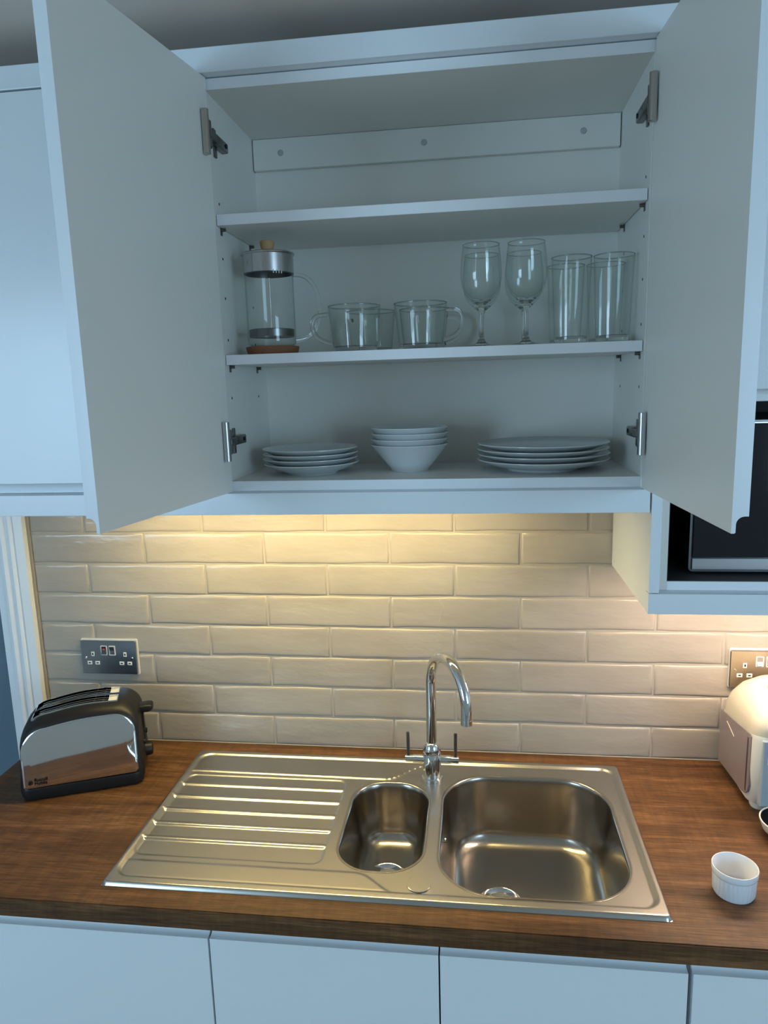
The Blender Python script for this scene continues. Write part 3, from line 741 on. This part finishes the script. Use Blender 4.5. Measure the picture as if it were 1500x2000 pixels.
# ------------------------------------------------------------------ ramekin
rk = thing('ramekin', 'small white fluted ramekin standing right of the sink', 'ramekin', (1.2485, -0.449, 0.0))
N = 96; rings = []
def fl(r, z, amp): return [((r + amp * (1 if (i % 3) else -1) * 0.5) * math.cos(2 * PI * i / N), (r + amp * (1 if (i % 3) else -1) * 0.5) * math.sin(2 * PI * i / N), z) for i in range(N)]
for r, z, a in ((0.0300, 0.0, 0), (0.0325, 0.0005, 0), (0.0335, 0.003, 0), (0.0338, 0.004, 0.0012), (0.0352, 0.036, 0.0012), (0.0353, 0.037, 0), (0.0366, 0.038, 0), (0.0372, 0.041, 0), (0.0376, 0.049, 0), (0.0370, 0.0505, 0), (0.0358, 0.0505, 0), (0.0346, 0.048, 0), (0.0325, 0.012, 0), (0.029, 0.007, 0), (0.02, 0.006, 0)):
    rings.append(fl(r, z, a))
obj('dish', loft(rings), 'ramekin_white', rk, smooth=True, ang=50)

# ------------------------------------------------------------------ hot water pot (mostly out of frame)
kp = thing('hot_water_pot', 'cream electric hot water pot with smoky side window at the right edge', 'water pot', (1.455, -0.125, 0.0))
def kring(z, xl, xr, yf, yb, r): return [(x, y, z) for x, y in rrect((xl + xr) / 2, (yf + yb) / 2, (xr - xl) / 2, (yb - yf) / 2, r, 10)]
def shear(bm, k, z0):
    for v in bm.verts:
        if v.co.z > z0: v.co.z -= k * v.co.y
    return bm
kb = loft([kring(0.012, -0.088, 0.088, -0.070, 0.090, 0.03), kring(0.016, -0.094, 0.094, -0.080, 0.096, 0.03), kring(0.045, -0.099, 0.099, -0.098, 0.100, 0.028), kring(0.10, -0.101, 0.101, -0.108, 0.101, 0.028), kring(0.150, -0.101, 0.101, -0.108, 0.101, 0.028), kring(0.160, -0.101, 0.101, -0.106, 0.101, 0.03)])
obj('body', shear(kb, 0.16, 0.12), 'white_plastic', kp, smooth=True)
lid = loft([kring(0.1595, -0.1015, 0.1015, -0.107, 0.102, 0.035), kring(0.180, -0.101, 0.101, -0.110, 0.101, 0.04), kring(0.204, -0.096, 0.096, -0.108, 0.096, 0.05), kring(0.226, -0.083, 0.083, -0.092, 0.084, 0.055), kring(0.242, -0.062, 0.062, -0.066, 0.064, 0.05), kring(0.251, -0.036, 0.036, -0.036, 0.038, 0.03), kring(0.2535, -0.012, 0.012, -0.012, 0.012, 0.01)])
for v in lid.verts: v.co.z -= 0.16 * v.co.y * max(0, (0.27 - v.co.z) / 0.11)
obj('lid', lid, 'cream_plastic', kp, smooth=True)
# smoky window set in the left side
wpts = [(0.094, 0.020), (-0.050, 0.030), (-0.066, 0.034), (-0.080, 0.046), (-0.085, 0.062), (-0.085, 0.168), (-0.080, 0.1715), (0.094, 0.1435)]
obj('smoky_window', prism(wpts, 'x', -0.1022, -0.0965, bev=0.0008), 'smoke_panel', kp)
obj('level_gauge', box(-0.1031, -0.1020, -0.073, -0.068, 0.044, 0.160), 'smoke_dark', kp)
obj('handle_mark', tube([(-0.1024, 0.050, 0.135), (-0.1024, 0.005, 0.122)], 0.0012, 6), 'cream_plastic', kp)
fpn = [(-0.088, 0.030), (0.088, 0.030), (0.088, 0.168), (0.02, 0.176), (-0.088, 0.172)]
obj('front_panel', prism(fpn, 'y', -0.1105, -0.096, bev=0.002), 'grey_plastic', kp)
lb = obj('sticker', box(-0.079, -0.052, -0.1113, -0.1106, 0.122, 0.160), 'white_plastic', kp)
obj('green_print', box(-0.077, -0.054, -0.1116, -0.1113, 0.150, 0.158), 'green_print', lb)
obj('grey_print', box(-0.077, -0.054, -0.1116, -0.1113, 0.125, 0.146), 'grey_print', lb)
cp = loft([[(x, y, 0.2250 + 0.12 * (0.03 - y) * 0 - 0.10 * (x < -9)) for x, y in rrect(0.005, -0.030, 0.060, 0.040, 0.035, 8)], [(x, y, 0.2505) for x, y in rrect(0.005, -0.030, 0.058, 0.038, 0.034, 8)], [(x, y, 0.2545) for x, y in rrect(0.005, -0.030, 0.052, 0.033, 0.03, 8)]])
pl = obj('button_panel', cp, 'cream_plastic', kp, smooth=True)
obj('button', lathe([(0, 0.002), (0.007, 0.0017), (0.009, 0.0)], 20, -0.030, -0.022, 0.2545), 'orange_print', pl, smooth=True)
for x in (-0.068, 0.068):
    for y in (-0.055, 0.07):
        obj('foot', lathe([(0, 0), (0.016, 0), (0.018, 0.004), (0.018, 0.016), (0, 0.016)], 20, x, y, 0), 'white_plastic', kp, smooth=True)

db = thing('bowl', 'small white bowl with black inside in front of the hot water pot', 'bowl', (1.4020, -0.284, 0.0))
obj('outside', lathe([(0, 0), (0.026, 0), (0.030, 0.002), (0.044, 0.014), (0.050, 0.030), (0.0505, 0.034), (0.0495, 0.0348), (0.0480, 0.0340), (0.0475, 0.0325)], 40), 'white_plastic', db, smooth=True)
obj('lining', lathe([(0.0475, 0.0330), (0.0465, 0.029), (0.041, 0.014), (0.028, 0.0045), (0, 0.004)], 40), 'black_plastic', db, smooth=True)

# ------------------------------------------------------------------ crockery (lower compartment)
def plate_bm(R):
    f = R * 0.53
    return lathe([(0, 0.003), (f - 0.004, 0.003), (f - 0.002, 0), (f + 0.001, 0), (f + 0.003, 0.004), (R * 0.80, 0.0105), (R - 0.0012, 0.0205), (R, 0.0212), (R, 0.0222), (R - 0.0012, 0.0228), (R * 0.78, 0.0128), (f, 0.0068), (0, 0.0062)], 72)
ORD = ['lowest', 'second from bottom', 'third from bottom', 'top']
def stack(bm_f, name, cat, x, y, dz, mk, grp):
    me = None
    for k in range(4):
        if me is None:
            o = obj(name, bm_f, 'porcelain', smooth=True, ang=50); me = o.data
        else:
            o = bpy.data.objects.new(name, me); C.objects.link(o)
        o.location = (x + random.uniform(-.0012, .0012), y + random.uniform(-.0012, .0012), ZB1 + 0.0001 + k * dz + H); o.rotation_euler = (0, 0, k * 0.7)
        o['label'] = mk % ORD[k]; o['category'] = cat; o['group'] = grp
stack(plate_bm(0.095), 'side_plate', 'plate', 0.479, -0.212, 0.0098, 'white side plate, %s of the left stack in the cupboard', 'side plates in the left stack')
stack(plate_bm(0.126), 'dinner_plate', 'plate', 0.938, -0.1985, 0.0102, 'large white dinner plate, %s of the right stack', 'dinner plates in the right stack')
bwl = lathe([(0, 0.003), (0.033, 0.003), (0.0345, 0), (0.0375, 0), (0.0385, 0.004), (0.0770, 0.0515), (0.0780, 0.0525), (0.0780, 0.0538), (0.0768, 0.0542), (0.0752, 0.0530), (0.0370, 0.0075), (0.030, 0.0062), (0, 0.006)], 72)
stack(bwl, 'cereal_bowl', 'bowl', 0.6775, -0.190, 0.0112, 'white conical bowl, %s of the middle stack', 'conical bowls in the middle stack')

# ------------------------------------------------------------------ glassware (middle shelf)
ZS = 0.9469
def rim(t, R, z, k=0.0011):
    obj('rim', lathe([(R + k * math.cos(2 * PI * i / 8), z + k * math.sin(2 * PI * i / 8)) for i in range(8)], 64, closed=True), 'rim_glass', t, smooth=True, ang=180)
def mk_mug():
    t = thing('glass_mug', 'm', 'mug', (0, 0, ZS))
    obj('cup', lathe([(0, 0.0105), (0.0418, 0.0105), (0.0495, 0.083), (0.0492, 0.0848), (0.0486, 0.0851), (0.0480, 0.0838), (0.0408, 0.0112), (0, 0.0112)], 56), 'thin_glass', t, smooth=True, ang=60)
    obj('thick_base', lathe([(0, 0.0015), (0.034, 0.0015), (0.037, 0), (0.0402, 0.0008), (0.0410, 0.004), (0.0416, 0.0100), (0.036, 0.0102), (0, 0.0102)], 56), 'glass', t, smooth=True, ang=60)
    rim(t, 0.0488, 0.0848, 0.0013)
    pth = []
    for i in range(19):
        a = -0.5 * PI + PI * i / 18
        pth.append((0.0505 + 0.030 * max(0, math.cos(a)) ** 0.75, 0, 0.045 + 0.0245 * math.sin(a) + 0.006 * math.cos(a)))
    pth = [(0.0448, 0, 0.0175)] + pth[1:-1] + [(0.0495, 0, 0.0715)]
    obj('handle', tube(pth, 0.0042, 12), 'glass', t, smooth=True, ang=80)
    return t
G_M = 'glass mugs on the middle shelf'
m0 = mk_mug(); m0.location = (0.583, -0.243, ZS + H); m0.rotation_euler = (0, 0, math.radians(192)); m0['label'] = 'clear glass mug with its handle towards the coffee press, in front'; m0['group'] = G_M
dup(m0, (0.598, -0.126, ZS), math.radians(150), 'clear glass mug standing behind the left front mug', G_M)
dup(m0, (0.708, -0.243, ZS), math.radians(-12), 'clear glass mug with its handle towards the wine glasses, in front', G_M)
dup(m0, (0.706, -0.126, ZS), math.radians(20), 'clear glass mug standing behind the right front mug', G_M)
def mk_wine():
    t = thing('wine_glass', 'w', 'wine glass', (0, 0, ZS))
    foot = [(0, 0.0006), (0.030, 0), (0.0340, 0.0006), (0.0343, 0.0016), (0.031, 0.0028), (0.018, 0.0048), (0.0085, 0.0095), (0.0048, 0.018), (0.0040, 0.035), (0.0040, 0.058), (0.0050, 0.070), (0.0085, 0.0765), (0.018, 0.0835), (0.0176, 0.0850), (0.010, 0.0858), (0, 0.0858)]
    outer = [(0, 0.0862), (0.0180, 0.0850), (0.0275, 0.0935), (0.0342, 0.107), (0.0372, 0.122), (0.0375, 0.135), (0.0362, 0.153), (0.0340, 0.172), (0.0332, 0.1805)]
    inner = [(0.0328, 0.1812), (0.0322, 0.1806), (0.0328, 0.172), (0.0350, 0.153), (0.0362, 0.135), (0.0358, 0.122), (0.0325, 0.1085), (0.0255, 0.0965), (0.017, 0.0895), (0.008, 0.0875), (0, 0.0870)]
    obj('stem_and_foot', lathe(foot, 40), 'glass', t, smooth=True, ang=80)
    rim(t, 0.0328, 0.1812, 0.0008)
    obj('bowl', lathe(outer + inner, 56), 'thin_glass', t, smooth=True, ang=80)
    return t
G_W = 'wine glasses on the middle shelf'
w0 = mk_wine(); w0.location = (0.8205, -0.252, ZS + H); w0['label'] = 'stemmed wine glass nearest the mugs in the front row'; w0['group'] = G_W
dup(w0, (0.8225, -0.140, ZS), 1, 'stemmed wine glass nearest the mugs in the back row', G_W)
dup(w0, (0.9015, -0.252, ZS), 2, 'stemmed wine glass nearest the tumblers in the front row', G_W)
dup(w0, (0.9045, -0.140, ZS), 3, 'stemmed wine glass nearest the tumblers in the back row', G_W)
def mk_tum():
    t = thing('tumbler', 't', 'tumbler', (0, 0, ZS))
    obj('glass', lathe([(0, 0.0015), (0.022, 0.0015), (0.025, 0), (0.0285, 0.001), (0.0293, 0.004), (0.0297, 0.0125), (0, 0.0125)], 48), 'glass', t, smooth=True, ang=60)
    t.children[0].name = 'thick_base'
    rim(t, 0.0348, 0.1514, 0.0011)
    obj('wall', lathe([(0, 0.0128), (0.0297, 0.0128), (0.0355, 0.1495), (0.0352, 0.1512), (0.0347, 0.1516), (0.0341, 0.1500), (0.0285, 0.0136), (0, 0.0136)], 48), 'thin_glass', t, smooth=True, ang=60)
    return t
G_T = 'tall tumblers on the middle shelf'
t0 = mk_tum(); t0.location = (0.981, -0.252, ZS + H); t0['label'] = 'tall clear tumbler beside the wine glasses in the front row'; t0['group'] = G_T
dup(t0, (0.983, -0.150, ZS), 1, 'tall clear tumbler beside the wine glasses in the back row', G_T)
dup(t0, (1.0545, -0.252, ZS), 2, 'tall clear tumbler by the cupboard side in the front row', G_T)
dup(t0, (1.0575, -0.150, ZS), 3, 'tall clear tumbler by the cupboard side in the back row', G_T)

fp = thing('coffee_press', 'glass coffee press with cork base and steel lid on the shelf', 'coffee press', (0.4255, -0.258, ZS))
obj('cork_base', lathe([(0, 0), (0.0465, 0), (0.0475, 0.001), (0.0505, 0.0135), (0.0500, 0.0150), (0.046, 0.0152), (0, 0.0152)], 48), 'cork', fp, smooth=True, ang=50)
obj('beaker', lathe([(0, 0.0155), (0.040, 0.0155), (0.0445, 0.0185), (0.0455, 0.024), (0.0455, 0.178), (0.0450, 0.179), (0.0444, 0.178), (0.0444, 0.0245), (0.0430, 0.0198), (0.0395, 0.0175), (0, 0.0172)], 56), 'thin_glass', fp, smooth=True, ang=60)
pth = [(0.0445, 0, 0.148)] + [(0.048 + 0.047 * math.sin(PI * i / 18) ** 0.8, 0, 0.088 + 0.060 * math.cos(PI * i / 18)) for i in range(1, 18)] + [(0.0445, 0, 0.0265)]
hd = obj('handle', tube(pth, 0.0042, 12), 'glass', fp, smooth=True, ang=80); hd.rotation_euler = (0, 0, math.radians(24))
ld = obj('lid', lathe([(0.0468, 0.148), (0.0470, 0.1800), (0.0495, 0.1815), (0.0500, 0.1830), (0.0490, 0.1845), (0.044, 0.1855), (0.012, 0.1867), (0, 0.1867)], 56), 'brushed_lid', fp, smooth=True, ang=50)
obj('filter_skirt', lathe([(0.0438, 0.1795), (0.0440, 0.1470), (0.0468, 0.1475)], 48), 'nickel_dark', ld, smooth=True)
obj('knob', lathe([(0, 0.1868), (0.0105, 0.1868), (0.0118, 0.195), (0.0138, 0.204), (0.0135, 0.2065), (0.012, 0.2075), (0, 0.2078)], 28), 'knob_wood', ld, smooth=True)
obj('plunger_rod', tube([(0, 0, 0.040), (0, 0, 0.181)], 0.0022, 10), 'chrome', fp, smooth=True)
pf = obj('plunger', lathe([(0, 0.036), (0.040, 0.034), (0.0425, 0.033), (0.0428, 0.046), (0.0415, 0.047), (0.040, 0.040), (0.012, 0.042), (0.006, 0.046), (0, 0.046)], 48), 'nickel_dark', fp, smooth=True)
for i in range(4):
    a = math.radians(-70 + i * 7)
    obj('vent_slot', box(-0.0008, 0.0008, -0.0004, 0.0004, 0, 0.007), 'melamine_edge', ld).location = (0.0437 * math.cos(a + 0.15), 0.0437 * math.sin(a + 0.15) - 0.0036, 0.144)
